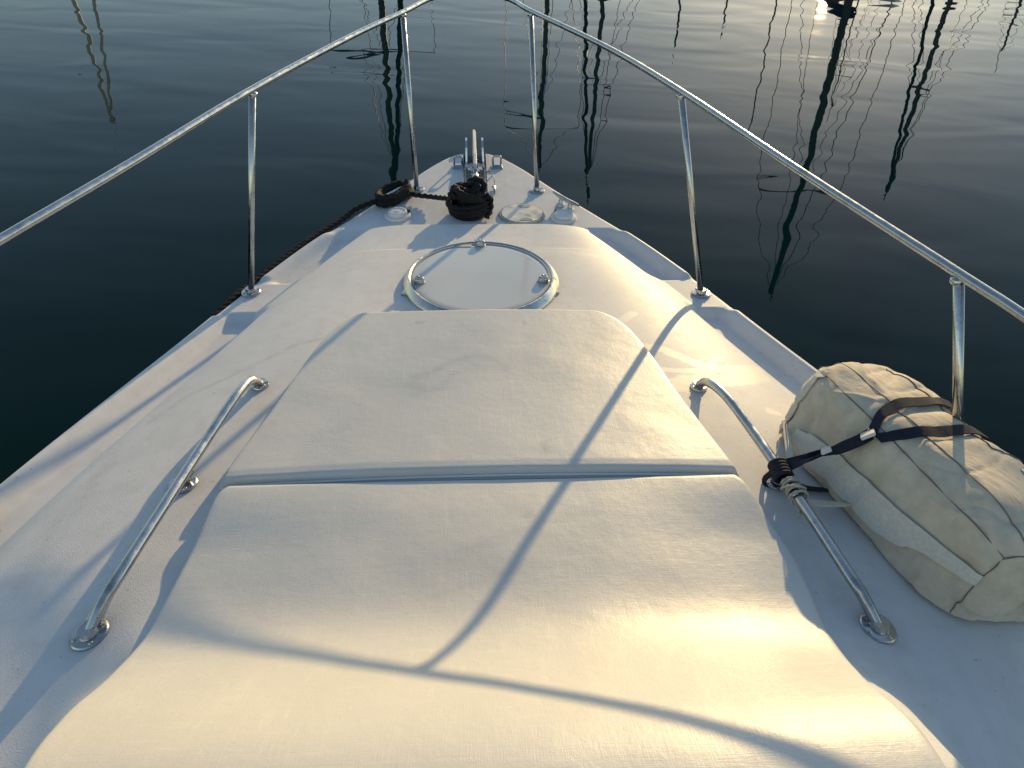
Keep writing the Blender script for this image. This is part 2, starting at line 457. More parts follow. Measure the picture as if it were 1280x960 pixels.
# guard rail and stanchions
RZ = .62
railL = [(-1.27, -.9, RZ-.02), (-1.19, -.2, RZ), (-1.07, .55, RZ), (-.965, 1.06, RZ), (-.888, 1.322, RZ), (-.776, 1.674, RZ), (-.619, 2.202, RZ), (-.41, 2.775, RZ), (-.26, 3.122, RZ)]
railR = [(.220, 3.15, RZ), (.436, 2.647, RZ), (.578, 2.194, RZ), (.722, 1.632, RZ), (.851, 1.166, RZ), (.895, 1.0, RZ), (1.0, .5, RZ), (1.13, -.2, RZ), (1.22, -.9, RZ-.02)]
nose = [(-.195, 3.29, RZ), (-.150, 3.375, RZ), (-.09, 3.405, RZ), (.075, 3.405, RZ), (.130, 3.375, RZ), (.172, 3.29, RZ)]
mb = MB(); mb.tube(spline(railL + nose + railR, 10), .0093, 16); mb.build('guard_rail', M['steel'], boat)
STAN = [((-.725, 2.149), (-.619, 2.202)), ((.719, 2.112), (.578, 2.194)), ((-.237, 2.941), (-.262, 3.118)), ((.248, 2.925), (.218, 3.148)),
        ((1.02, 1.09), (.851, 1.166)), ((-1.045, 1.12), (-.935, 1.165)), ((1.26, .12), (1.075, .16)), ((-1.28, .12), (-1.135, .16))]
def flange(x, y, r=.030, h=.006, axis=None, screws=4, rot=.5):
    z = dz(x, y); n = Vector(axis) if axis else dn(x, y, .02)
    m = MB(); m.lathe([(0, -.004), (r, -.004), (r, h*.55), (r*.93, h), (r*.55, h*1.25), (r*.5, h*2.4), (.0150, h*3), (0, h*3)], (x, y, z), 32, n)
    X = Vector((1, 0, 0)); X = (X - n*X.dot(n)).normalized(); Y = n.cross(X)
    for k in range(screws):
        a = rot + 2*math.pi*k/screws
        p = Vector((x, y, z)) + X*math.cos(a)*r*.76 + Y*math.sin(a)*r*.76
        m.lathe([(.0048, 0), (.0048, h*1.15), (.0036, h*1.55), (.0, h*1.6)], p, 10, n)
    return m
for (bx, by), (tx, ty) in STAN:
    z = dz(bx, by); m = MB()
    m.tube([(bx, by, z), (bx*.5+tx*.5, by*.5+ty*.5, z*.5+(RZ-.006)*.5), (tx, ty, RZ-.006)], .0096, 16)
    ax = Vector((tx - bx, ty - by, RZ - z)).normalized(); top = Vector((tx, ty, RZ - .0125))
    m.lathe([(.0096, -.006), (.0128, -.003), (.0138, .003), (.0105, .008)], top, 16, ax)
    s = m.build('stanchion', M['steel'], boat)
    flange(bx, by, .031).build('base_flange', M['steel'], s, sharp=35)

# handrails
def handrail(sgn):
    sx = -1 if sgn < 0 else 1
    if sgn < 0:
        f0, f1, f2 = (-.545, 1.515), (-.625, 1.155), (-.672, .791)
        pts = [(f0[0], f0[1]+.004, dz(*f0)+.004), (-.550, 1.475, dz(-.55, 1.475)+.045), (-.562, 1.40, dz(-.562, 1.40)+.058), (-.589, 1.26, .187), (-.619, 1.028, .201), (-.638, .873, .211), (-.652, .83, .199), (f2[0], f2[1], dz(*f2)+.002)]
    else:
        f0, f1, f2 = (.535, 1.475), (.612, 1.12), (.665, .752)
        pts = [(f0[0], f0[1]+.004, dz(*f0)+.004), (.540, 1.435, dz(.54, 1.435)+.045), (.560, 1.355, dz(.56, 1.355)+.058), (.589, 1.222, .189), (.612, 1.018, .203), (.631, .835, .212), (.645, .79, .200), (f2[0], f2[1], dz(*f2)+.002)]
    m = MB(); m.tube(spline(pts, 10), .0107, 18); h = m.build('handrail', M['steel'], boat)
    for f, r in ((f0, .021), (f2, .032)):
        flange(*f, r, .005).build('foot_flange', M['steel'], h, sharp=35)
    # middle post
    sp = spline(pts, 30); t = min(sp, key=lambda p: abs(p.y - f1[1]))
    m = MB(); m.tube([(f1[0], f1[1], dz(*f1)), (t.x*.6+f1[0]*.4, t.y, (t.z+dz(*f1))/2), (t.x, t.y, t.z-.004)], .0115, 14)
    p = m.build('middle_post', M['steel'], h)
    flange(*f1, .030, .005).build('foot_flange', M['steel'], h, sharp=35)
handrail(-1); handrail(1)

# hatch
HC = (.007, 2.078); hz = dz(*HC)
hn = Vector((0, .075, 1)).normalized()
def hatch():
    c = Vector((HC[0], HC[1], hz - .015))
    r = .241; E_ = dict(sx=1, sy=1.13)
    m = MB(); m.lathe([(r, 0), (r, .020), (r*.985, .026), (r*.945, .038), (r*.930, .041), (r*.915, .041), (r*.90, .038), (r*.895, .028)], c, 96, hn, **E_)
    h = m.build('hatch', M['brushed'], boat, sharp=35)
    m = MB(); m.lathe([(0.0, .036), (r*.5, .036), (r*.80, .036), (r*.87, .0358), (r*.89, .034), (r*.893, .02)], c, 96, hn, **E_); m.build('pane', M['pane'], h, sharp=50)
    m = MB(); m.lathe([(r*.893, .030), (r*.893, .0385), (r*.868, .0385), (r*.866, .030)], c, 96, hn, **E_); m.build('gasket', M['greyplastic'], h, sharp=40)
    Y = hn.cross(Vector((1, 0, 0))); Xv = Vector((1, 0, 0)); Yv = hn.cross(Xv).normalized()
    for a in (R(90), R(192), R(-12)):
        p = c + Xv*math.cos(a)*r*.80 + Yv*math.sin(a)*r*.80*1.13
        if a == R(90): p = c + Xv*.0 + Yv*r*.845*1.13
        m = MB(); m.lathe([(.0165, .034), (.0165, .043), (.0150, .052), (.0120, .055), (.0075, .055), (.0065, .050), (0, .050)], p, 24, hn)
        k = m.build('latch_knob', M['steel'], h, sharp=35)
        mm = MB(); mm.lathe([(.0185, .033), (.0185, .0385), (.0166, .0395)], p, 24, hn); mm.build('latch_washer', M['greyplastic'], h, sharp=35)
    m = MB()
    Mx = Matrix((Xv, Yv, hn)).transposed()
    m.box(c + Xv*-.052 + Yv*r*.82*1.13 + hn*.0372, (.048, .017, .002), Mx); m.build('sticker', M['sticker'], h, False)
    for sx in (-.232, .225):
        m = MB(); p = c + Xv*sx*.97 + Yv*-.075 + hn*.012
        m.box(p, (.022, .040, .022), Mx @ Matrix.Rotation(sx*1.3, 3, 'Z'), .003); m.build('hinge_block', M['steel'], h, sharp=35)
hatch()

# foredeck fittings
def filler(x, y, rot):
    z = dz(x, y)
    m = MB(); m.lathe([(0.0, -.002), (.049, -.002), (.049, .006), (.046, .010), (.036, .011), (.0355, .010)], (x, y, z), 48)
    f = m.build('deck_filler', M['plastic'], boat, sharp=35)
    m = MB(); m.lathe([(.036, .010), (.036, .019), (.034, .0225), (.029, .0235), (.0285, .0215), (.010, .0215), (.0085, .0235), (0, .0235)], (x, y, z), 40); m.build('cap', M['plastic'], f, sharp=30)
    m = MB(); a = rot
    m.box((x + .043*math.cos(a), y + .043*math.sin(a), z+.014), (.012, .008, .012), Matrix.Rotation(a, 3, 'Z'), .002); m.build('cap_tether', M['darkplastic'], f, sharp=35)
filler(-.297, 2.70, .35); filler(.330, 2.675, 2.2)
def inspection():
    x, y = .174, 2.705; z = dz(x, y)
    m = MB(); m.lathe([(0, -.002), (.089, -.002), (.089, .004), (.086, .008), (.080, .0085), (.0795, .006)], (x, y, z), 64)
    p = m.build('inspection_plate', M['greyplastic'], boat, sharp=35)
    m = MB(); m.lathe([(.0795, .006), (.0785, .0095), (0, .0095)], (x, y, z), 64); m.build('lid', M['dull'], p, sharp=30)
    for s in (-1, 1):
        m = MB(); c0 = Vector((x + .012, y + s*.052, z + .0102)); vs = [c0]; n = 14
        pts = [c0 + Vector((.024*math.cos(math.pi*k/n), s*.001 - s*.022*math.sin(math.pi*k/n) + s*.012, 0)) for k in range(n+1)]
        low = [q - Vector((0, 0, .002)) for q in pts]
        m.add(pts + low, [tuple(range(n+1))] + [(k, k+1, n+1+k+1, n+1+k) for k in range(n)])
        m.build('finger_notch', M['greyplastic'], p, False)
inspection()
def cleat(c, ang, L=.150):
    x, y = c; z = dz(x, y); d = Vector((math.cos(ang), math.sin(ang), 0))
    m = MB()
    for s in (-1, 1):
        q = Vector((x, y, z)) + d*s*.027
        m.lathe([(0, -.002), (.017, -.002), (.017, .004), (.010, .010), (.008, .03), (.008, .034), (0, .035)], (q.x, q.y, dz(q.x, q.y)), 20)
    c0 = Vector((x, y, z + .034))
    path = [c0 + d*t*L/2 + Vector((0, 0, .004*t*t)) for t in np.linspace(-1, 1, 21)]
    rr = [.0078 * (1 - .45*abs(t)**3) for t in np.linspace(-1, 1, 21)]
    m.tube(path, rr, 14)
    return m.build('cleat', M['steel'], boat, sharp=50)
cleat((.346, 2.768), math.atan2(-.122, .085))
cleat((-.318, 2.845), math.atan2(.122, .085))
def fairlead(x, y):
    z = dz(x, y); m = MB()
    # wedge foot
    a, b, h = .026, .020, .014
    m.add([(x-a, y-b, z-.001), (x+a, y-b, z-.001), (x+a, y+b, z-.001), (x-a, y+b, z-.001), (x-a*.7, y-b*.25, z+h), (x+a*.7, y-b*.25, z+h), (x+a*.7, y+b*.55, z+h), (x-a*.7, y+b*.55, z+h)],
          [(0, 3, 2, 1), (4, 5, 6, 7), (0, 1, 5, 4), (1, 2, 6, 5), (2, 3, 7, 6), (3, 0, 4, 7)])
    f = m.build('fairlead', M['steel'], boat, False)
    m = MB(); s = .017
    m.tube(fillet([(x-s, y+.002, z+h), (x-s, y+.004, z+h+.034), (x+s, y+.004, z+h+.034), (x+s, y+.002, z+h)], .008, 6), .0042, 10)
    m.build('eye', M['steel'], f)
fairlead(-.071, 3.165); fairlead(.094, 3.165)
# anchor channel liner, bow roller, windlass
AX = .0
m = MB(); m.box((AX, 3.070, -.0325), (.090, .49, .003)); m.build('channel_plate', M['dull'], boat, False)
br = empty('bow_roller', (AX, 3.3, 0), boat)
for s in (-1, 1):
    m = MB(); x = AX + s*.036
    prof = [(3.13, -.031), (3.13, .016), (3.17, .024), (3.30, .020), (3.34, .020), (3.39, .034), (3.425, .034), (3.442, .018), (3.436, -.012), (3.41, -.045), (3.335, -.055), (3.328, -.031)]
    n = len(prof)
    vs = [(x - .004, y, z) for y, z in prof] + [(x + .004, y, z) for y, z in prof]
    m.add(vs, [tuple(range(n)), tuple(range(2*n-1, n-1, -1))] + [(i, i+n, (i+1) % n + n, (i+1) % n) for i in range(n)])
    m.build('cheek_plate', M['steel'], br, False)
m = MB(); m.lathe([(0, -.028), (.030, -.028), (.030, -.02), (.017, -.004), (.017, .004), (.030, .02), (.030, .028), (0, .028)], (AX, 3.398, -.014), 28, (1, 0, 0)); m.build('roller', M['rubber'], br, sharp=35)
m = MB(); m.lathe([(0, -.052), (.009, -.052), (.009, -.043), (.0045, -.042), (.0045, .042), (.009, .043), (.009, .052), (0, .052)], (AX, 3.398, .010), 14, (1, 0, 0)); m.build('axle_bolt', M['steel'], br, sharp=35)
for s in (-1, 1):
    m = MB(); m.lathe([(0, -.006), (.011, -.006), (.011, .010), (.006, .013), (0, .013)], (AX + s*.026, 3.17, -.022), 6); m.build('fixing_nut', M['steel'], br, False)
WL = (-.028, 2.715)
m = MB(); m.lathe([(0, -.002), (.063, -.002), (.063, .008), (.045, .016), (.042, .06), (.050, .072), (.050, .082), (0, .086)], (WL[0], WL[1], 0), 40); m.build('windlass', M['darkplastic'], boat, sharp=40)

# ------------------------------------------------------------------ anchor, chain, pin
an = empty('anchor', (AX, 3.3, 0)); tag(an, 'galvanised anchor with its pale shank lying in the bow roller', 'anchor')
sh = [(3.085, .014, .014), (3.10, .034, .017), (3.20, .038, .020), (3.42, .026, .022), (3.535, .018, .022), (3.575, -.006, .020), (3.585, -.12, .018), (3.575, -.30, .016)]
m = MB(); vs = []; fs = []
for y, z, hh in sh:
    for dx, dzv in ((-.0075, -hh), (.0075, -hh), (.0085, 0), (.0045, hh*.6), (-.0045, hh*.6), (-.0085, 0)): vs.append((AX + dx, y, z + dzv))
for i in range(len(sh) - 1):
    for k in range(6): fs.append((i*6 + k, i*6 + (k+1) % 6, (i+1)*6 + (k+1) % 6, (i+1)*6 + k))
fs += [tuple(range(6))[::-1], tuple((len(sh)-1)*6 + k for k in range(6))]
m.add(vs, fs); m.build('shank', M['galv'], an, False)
m = MB()
fl = [(0, 3.46, -.48), (-.11, 3.50, -.42), (-.10, 3.58, -.32), (0, 3.60, -.24), (.10, 3.58, -.32), (.11, 3.50, -.42)]
top = [(AX+x, y, z) for x, y, z in fl]; bot = [(AX+x*.9, y + .012, z - .016) for x, y, z in fl]
ridge = (AX, 3.60, -.37); ridgeb = (AX, 3.615, -.375)
vs = top + [ridge] + bot + [ridgeb]
fs = [(i, (i+1) % 6, 6) for i in range(6)] + [(7 + (i+1) % 6, 7 + i, 13) for i in range(6)] + [(i, 7+i, 7 + (i+1) % 6, (i+1) % 6) for i in range(6)]
m.add(vs, fs); m.build('fluke', M['galv'], an, False)
# swivel shackle between shank and chain
m = MB()
m.lathe([(0, 0), (.011, .002), (.015, .010), (.015, .030), (.010, .040), (.008, .060), (.013, .066), (.013, .084), (0, .088)], (AX + .001, 3.005, .012), 18, (0, 1, .1))
for s in (-1, 1): m.tube([(AX + s*.0125, 3.07, .020), (AX + s*.0135, 3.10, .030), (AX + s*.0125, 3.115, .034)], .0045, 10)
m.tube([(AX - .02, 3.108, .034), (AX + .02, 3.108, .034)], .005, 10)
m.build('swivel_shackle', M['steel'], an, sharp=40)
ch = empty('anchor_chain', (AX, 2.9, 0)); tag(ch, 'short steel chain running from the anchor swivel to the black rope heap', 'chain')
L0, L1 = Vector((AX, 3.012, .010)), Vector((WL[0] + .012, 2.775, .055)); nl = 15
for i in range(nl):
    t = (i + .5) / nl; p = L0.lerp(L1, t); p.z -= .012*math.sin(math.pi*t); d = (L1 - L0).normalized()
    side = Vector((1, 0, 0)) if i % 2 else Vector((0, 0, 1)); side = (side - d*side.dot(d)).normalized()
    pts = []
    for k in range(20):
        a = 2*math.pi*k/20; pts.append(p + d*(math.cos(a)*.0085 + (.004 if math.cos(a) > 0 else -.004)) + side*math.sin(a)*.0072)
    mm = MB(); mm.tube(pts, .0030, 8, closed=True); mm.build('link', M['steel'], ch)
pn = empty('locking_pin', (.062, 2.95, 0)); tag(pn, 'small steel locking pin on a thin dark wire loop beside the anchor channel', 'pin')
m = MB(); m.tube(spline([(.018, 3.03, .012), (.035, 3.055, .022), (.058, 3.05, .030), (.074, 3.01, .026), (.078, 2.965, .014), (.074, 2.935, .010)], 8), .0018, 8); m.build('wire', M['wire'], pn)
m = MB(); m.tube([(.074, 2.945, .012), (.076, 2.925, .010), (.074, 2.885, .007)], [.004, .0062, .005], 10); m.lathe([(0, 0), (.009, 0), (.009, .006), (0, .007)], (.075, 2.947, .006), 14); m.build('pin_body', M['steel'], pn)

# ------------------------------------------------------------------ black mooring rope
rp = empty('mooring_rope', (WL[0], WL[1], 0)); tag(rp, 'black braided mooring rope heaped on the windlass and led over the port gunwale', 'rope')
def wob(p, a, s, seed):
    v = Vector(p) * s + Vector((seed, seed*1.7, seed*.3))
    return Vector(p) + Vector(noise.noise_vector(v)) * a
pts = []
for i in range(0, 150):      # lower turns wound round the drum
    t = i / 150; a = 2*math.pi*3.0*t + 1.0
    r = .069 + .006*math.sin(a*1.3); z = .013 + .042*t
    pts.append(wob((WL[0] + r*math.cos(a)*1.04, WL[1] + r*math.sin(a)*.92, z), .006, 9, 1))
m = MB(); m.tube(pts, .0108, 12, strands=3, pitch=.028)
pts = []
for i in range(0, 260):      # loose turns on top
    t = i / 260; a = 2*math.pi*4.2*t + 2.2
    r = .054 - .022*t + .013*math.sin(2.3*a); z = .068 + .044*t + .008*math.sin(1.7*a + 1)
    pts.append(wob((WL[0] - .004 + r*math.cos(a)*1.05, WL[1] + .004 + r*math.sin(a)*.95, z), .016, 11, 4))
m.tube(pts, .0108, 12, strands=3, pitch=.028)
pts = [wob((WL[0] + .055*math.cos(a)*(1 + .2*math.sin(3*a)), WL[1] + .055*math.sin(a), .098 + .020*math.sin(2*a)), .01, 12, 7) for a in np.linspace(0, 2*math.pi, 60)]
m.tube(pts, .0105, 12, strands=3, pitch=.028)
pts = spline([(WL[0] + .066, WL[1] - .02, .085), (WL[0] + .082, WL[1] + .004, .055), (WL[0] + .080, WL[1] - .022, .026), (WL[0] + .066, WL[1] - .052, .012)], 12)
m.tube(pts, .010, 12, strands=3, pitch=.028)
m.build('heap', M['rope'], rp)
CL = (-.318, 2.845)
m = MB(); d = Vector((.085, .122, 0)).normalized(); q = Vector((-d.y, d.x, 0))
pts = []
for i in range(220):         # figure-of-eight turns and coils on the cleat
    t = i / 220; a = 2*math.pi*5.0*t
    rx = .074 + .012*math.sin(a*.7); ry = .026 + .014*t
    c = Vector((CL[0], CL[1], .016 + .034*t))
    p = c + d*rx*math.cos(a) + q*ry*math.sin(a)*(1 if i % 88 < 50 else .75)
    pts.append(wob(p, .012, 10, 9))
m.tube(pts, .0112, 12, strands=3, pitch=.028)
pts = [wob(Vector((CL[0], CL[1], .018)) + d*.088*math.cos(a) + q*.044*math.sin(a), .006, 10, 3) for a in np.linspace(0, 2*math.pi, 70)]
m.tube(pts, .0115, 12, strands=3, pitch=.028)
m.build('cleat_coil', M['rope'], rp)
def gun(Y, out=.012, z=.006): return (-float(halfwidth(Y)) - out, Y, z + float(sheer(Y)))
m = MB(); m.tube(spline([(WL[0] - .072, WL[1] + .03, .050), (-.17, 2.815, .026), (-.245, 2.848, .022), (CL[0] + .04, CL[1] + .03, .03)], 24), .0088, 12, strands=3, pitch=.026)
m.tube(spline([(CL[0] - .03, CL[1] - .045, .03), gun(2.74, .006, .016), gun(2.66), gun(2.5, .014, .004), gun(2.3, .014, .0), gun(2.1, .014, -.008), gun(1.9, .016, -.05), gun(1.6, .03, -.16), gun(1.2, .04, -.30), gun(.6, .05, -.50)], 26), .0092, 12, strands=3, pitch=.026)
m.build('line', M['rope'], rp)

# ------------------------------------------------------------------ cushions
def cushion(name, label, y0, y1, topfn, xl, xr, thick, rad, stains, crown=.0):
    root = empty(name, (0, (y0+y1)/2, float(topfn(0, (y0+y1)/2)) - thick)); tag(root, label, 'cushion', 'white sunbathing cushions on the coachroof')
    def dens(n, L, r):
        e = np.array([0, .02, .06, .13, .23, .36, .52, .72, 1.0]) * r
        mid = np.linspace(r, L - r, n)[1:-1]
        return np.concatenate([e, mid, (L - e)[::-1]])
    Ls = dens(150, y1 - y0, rad); us = dens(130, 1.0, rad/1.0)
    ys = y0 + Ls
    V = []; n, mcol = len(ys), len(us)
    xa, xb = xl(ys), xr(ys)
    Wd = xb - xa
    U = np.broadcast_to(us, (n, mcol))
    Y = np.broadcast_to(ys[:, None], (n, mcol)).copy()
    X = xa[:, None] + U * Wd[:, None]
    dxe = np.minimum(U, 1-U) * Wd[:, None]; dye = np.minimum(Y - y0, y1 - Y)
    def rnd(d): return np.sqrt(np.clip(1 - (1 - np.clip(d/rad, 0, 1))**2, 0, 1))
    prof = rnd(dxe) * rnd(dye)
    Z0 = topfn(X, Y)
    puff = crown * (1 - np.clip(np.abs(U*2-1), 0, 1)**4) * np.clip(dye/.12, 0, 1)
    und = np.array([[noise.noise((float(X[i, j])*3.2, float(Y[i, j])*3.2, 2.0 + y0)) for j in range(mcol)] for i in range(n)]) * .0022
    und += np.array([[noise.noise((float(X[i, j])*9, float(Y[i, j])*9, 7.0 + y0)) for j in range(mcol)] for i in range(n)]) * .0010
    H = thick
    Z = Z0 - H + H*.45 + H*.55 * prof + (puff + und) * prof
    top = np.stack([X, Y, Z], -1).reshape(-1, 3)
    faces = [(i*mcol + j, i*mcol + j+1, (i+1)*mcol + j+1, (i+1)*mcol + j) for i in range(n-1) for j in range(mcol-1)]
    per = [j for j in range(mcol)] + [i*mcol + mcol-1 for i in range(1, n)] + [(n-1)*mcol + j for j in range(mcol-2, -1, -1)] + [i*mcol for i in range(n-2, 0, -1)]
    verts = top.tolist(); nt = len(verts); k = len(per)
    # side wall in three steps, pulled in a little underneath
    cx, cy = X.mean(), Y.mean()
    for s, pull in ((.22, 0.0), (.42, .004), (.45, .012)):
        for p in per:
            x, y, z = top[p]; 
            verts.append((x + (-pull if x > 0 else pull) * (1 if abs(x) > .02 else 0), y + (pull if y < cy else -pull) * (1 if p < mcol or p >= (n-1)*mcol else 0), z - H*s))
    for lv in range(3):
        for i in range(k):
            j = (i+1) % k
            a = (per[i], per[j]) if lv == 0 else (nt + (lv-1)*k + i, nt + (lv-1)*k + j)
            faces.append((a[1], a[0], nt + lv*k + i, nt + lv*k + j))
    body = mesh_obj('pad', verts, faces, M['vinyl'], root)
    body.data.set_sharp_from_angle(angle=R(60))
    st = np.zeros(len(verts)); P = np.array(verts)
    for pts, wd, amt in stains:
        dd = seg_dist(P[:, 0], P[:, 1], pts) if len(pts) > 1 else np.hypot(P[:, 0]-pts[0][0], P[:, 1]-pts[0][1])
        st = np.maximum(st, amt * np.clip(1 - dd/wd, 0, 1)**1.2)
    at = body.data.attributes.new('stain', 'FLOAT', 'POINT'); at.data.foreach_set('value', st.astype(np.float32))
    mp = MB(); step = [top[p] for p in per]
    mp.tube([(x, y, z + .001) for x, y, z in step], .0034, 8, closed=True); mp.build('piping', M['piping'], root)
    return root, top, per, n, mcol
def fxl(y): return -interp([1.12, 1.159, 1.367, 1.66, 1.75, 1.785, 1.805, 1.815], [.536, .531, .486, .420, .385, .362, .325, .28], y)
def fxr(y): return interp([1.10, 1.133, 1.354, 1.655, 1.745, 1.775, 1.80, 1.815], [.528, .523, .478, .421, .388, .366, .335, .29], y)
squig = [(-.14, 1.42), (-.17, 1.44), (-.165, 1.475), (-.12, 1.49), (-.08, 1.535), (-.02, 1.565), (.03, 1.55), (.055, 1.50)]
front, ftop, fper, fn, fm = cushion('front_cushion', 'front white sunpad cushion, narrower one nearest the round hatch', 1.122, 1.812, front_zz, fxl, fxr, .040, .010,
    [([(-.17, 1.74)], .012, .75), ([(-.165, 1.733), (-.150, 1.743)], .006, .6), ([(.115, 1.73), (.118, 1.718)], .010, .6), ([(.12, 1.20), (.125, 1.17)], .012, .6), ([(.135, 1.212)], .010, .5),
     (squig, .02, .30), ([(-.16, 1.40), (-.10, 1.42), (-.07, 1.49)], .018, .24)])
# extra piping lines on the aft face of the front cushion
m = MB()
for zz in (.182, .174, .165): m.tube([(x, 1.1195, zz + .006 - .060*x*x) for x in np.linspace(-.522, .515, 60)], .0030, 8)
m.build('aft_piping', M['piping'], front)
def rxl(y): return -interp([.2, .40, .457, .511, .593, .672, .711, .764, .816, .954, 1.08, 1.112], [.48, .542, .55, .558, .572, .574, .570, .562, .559, .546, .534, .515], y)
def rxr(y): return interp([.2, .402, .455, .53, .602, .67, .74, .80, .874, .99, 1.08, 1.112], [.48, .514, .516, .516, .530, .545, .555, .564, .567, .547, .530, .512], y)
rear, rtop, rper, rn, rm = cushion('rear_cushion', 'rear white sunpad cushion, the larger one rising towards the windscreen with the long rail shadow',   .19, 1.112, rear_zz, rxl, rxr, .042, .012,
    [([(.075, .995)], .012, .55), ([(.068, .985), (.085, .99)], .006, .5), ([(-.05, .90), (.10, .97), (.2, 1.0)], .02, .18), ([(-.10, .80), (.05, .86)], .016, .15), ([(.30, .62), (.36, .58), (.44, .60)], .012, .14), ([(-.38, .95), (-.30, .90)], .014, .16)])
for x, y in ((-.545, .90), (.560, .87)):
    z = float(rear_zz(x, y)) - .03
    m = MB(); m.box((x + (-.008 if x < 0 else .008), y, z), (.020, .014, .004), None, .001); m.build('fastening_tab', M['greyplastic'], rear, sharp=30)

# ------------------------------------------------------------------ canvas bag
BC = Vector((.866, 1.076, .182)); BA, BB, BCc = .305, .142, .150
ba = Vector((.225, -.974, .0)).normalized(); bb = Vector((0, 0, 1)).cross(ba).normalized()
if bb.x < 0: bb = -bb
tilt = R(12)
bu = (Vector((0, 0, 1))*math.cos(tilt) + bb*math.sin(tilt)); bb2 = (bb*math.cos(tilt) - Vector((0, 0, 1))*math.sin(tilt))
def spow(v, p): return math.copysign(abs(v)**p, v)
def bag_local(s, th):
    # s: -1 front end .. 1 aft end; th: angle from up, negative towards the boat's middle
    k = max(0, 1 - abs(s)**5.5)**(1/3.6)
    k *= 1 - .10*max(0, -s)**2
    y = BB * spow(math.sin(th), .62) * k; z = BCc * spow(math.cos(th), .60) * k
    return Vector((s*BA, y, z))
def bag_pt(s, th, off=0.0):
    p = bag_local(s, th)
    n = Vector((.25*s*abs(s)**3, p.y/BB**2*.02, p.z/BCc**2*.02)); n = n.normalized() if n.length > 1e-6 else Vector((1, 0, 0))
    edge = math.exp(-((abs(th) - .85)/.16)**2)
    wr = noise.noise((p.x*6, p.y*9, p.z*9 + 3))*.014 + noise.noise((p.x*15, p.y*14, p.z*18 + 9))*.004
    w1 = noise.noise((p.x*5 + p.y*7 + 4, p.y*11 - p.x*5, p.z*11)); w2 = noise.noise((p.x*8 - p.z*6, p.y*6 + p.x*9, p.z*13 + 5))
    wr += .006*(max(0, 1 - abs(w1)*4.5))**2 * (.2 + .8*abs(s)) - .006*(max(0, 1 - abs(w2)*5))**2 * (.2 + .8*abs(s))
    wr += .004*math.sin(60*p.x + 14*th + 5*noise.noise((p.x*10, th*2, 1))) * (edge*.5 + .22) * (.4 + .6*abs(s))
    # the tie-down straps pinch the bag
    for c0 in (-.20, .06): wr -= .006*math.exp(-((s - c0)/.05)**2) * (1 if math.cos(th) > -.3 else 0)
    p = p + n*(wr + off)
    q = BC + ba*p.x + bb2*p.y + bu*p.z
    fl = dz(min(q.x, float(halfwidth(q.y)) - .03), q.y) + .003
    if q.y and q.z < fl + .012: q.z = fl + .012*math.exp(min(0, (q.z - fl - .012)/.03))
    return q
bag = empty('canvas_bag', (BC.x, BC.y, 0)); tag(bag, 'bulging beige canvas bag lashed on the starboard side deck beside the handrail', 'bag')
S = [math.sin(t)*(1) for t in np.linspace(-math.pi/2, math.pi/2, 190)]; NT = 200
vs = [bag_pt(s, 2*math.pi*k/NT) for s in S for k in range(NT)]
fs = [(i*NT + k, i*NT + (k+1) % NT, (i+1)*NT + (k+1) % NT, (i+1)*NT + k) for i in range(len(S)-1) for k in range(NT)]
m = MB(); m.add(vs, fs); m.build('bag_body', M['canvas'], bag)
def seam(pts, r=.0016, n=40, off=.0010):
    P = spline([(a, b, 0) for a, b in pts], n); return [bag_pt(p.x, p.y, off) for p in P]
seams = [[(-.93, -.80), (-.5, -.86), (0, -.84), (.5, -.86), (.90, -.84)], [(-.93, -.25), (-.4, -.32), (.1, -.30), (.6, -.34), (.88, -.36)],
         [(-.75, .22), (-.2, .20), (.22, .16)], [(.22, .16), (.30, .6), (.3, 1.0)], [(-.94, .80), (0, .84), (.92, .82)],
         [(.90, -.84), (.93, -.3), (.93, .3), (.91, .82)], [(.90, -.84), (.905, -1.25), (.90, -1.9)], 
         [(-.93, -.80), (-.955, -.3), (-.955, .3), (-.94, .80)], [(.66, .35), (.62, .75), (.88, .80)]]
for sm in seams:
    mm = MB(); mm.tube(seam(sm), .0012, 6); mm.build('seam', M['thread'], bag)
def ribbon(fn, n, w, th=.0022):
    # fn(t, v) -> point for t in 0..1 along and v in -1..1 across
    vs = []; fs = []
    for i in range(n + 1):
        t = i/n; a, b = fn(t, -1), fn(t, 1)
        a2, b2 = fn(t + .001, -1), fn(t + .001, 1)
        nn = (b - a).cross(a2 - a); nn = nn.normalized() if nn.length > 1e-12 else Vector((0, 0, 1))
        if nn.z < -.2: nn = -nn
        vs += [a + nn*th, b + nn*th, b - nn*th*.2, a - nn*th*.2]
    for i in range(n):
        for k in range(4): fs.append((i*4 + k, i*4 + (k+1) % 4, (i+1)*4 + (k+1) % 4, (i+1)*4 + k))
    fs += [(0, 1, 2, 3), (n*4+3, n*4+2, n*4+1, n*4)]
    mm = MB(); mm.add(vs, fs); return mm
def bag_strap(path, w, off):
    P = spline([(a, b, 0) for a, b in path], 20); n = len(P) - 1
    def f(t, v):
        x = min(max(t, 0), 1)*n; i = min(int(x), n-1); p = P[i].lerp(P[i+1], x - i)
        return bag_pt(p.x + v*w/BA, p.y, off)
    return ribbon(f, n, w)
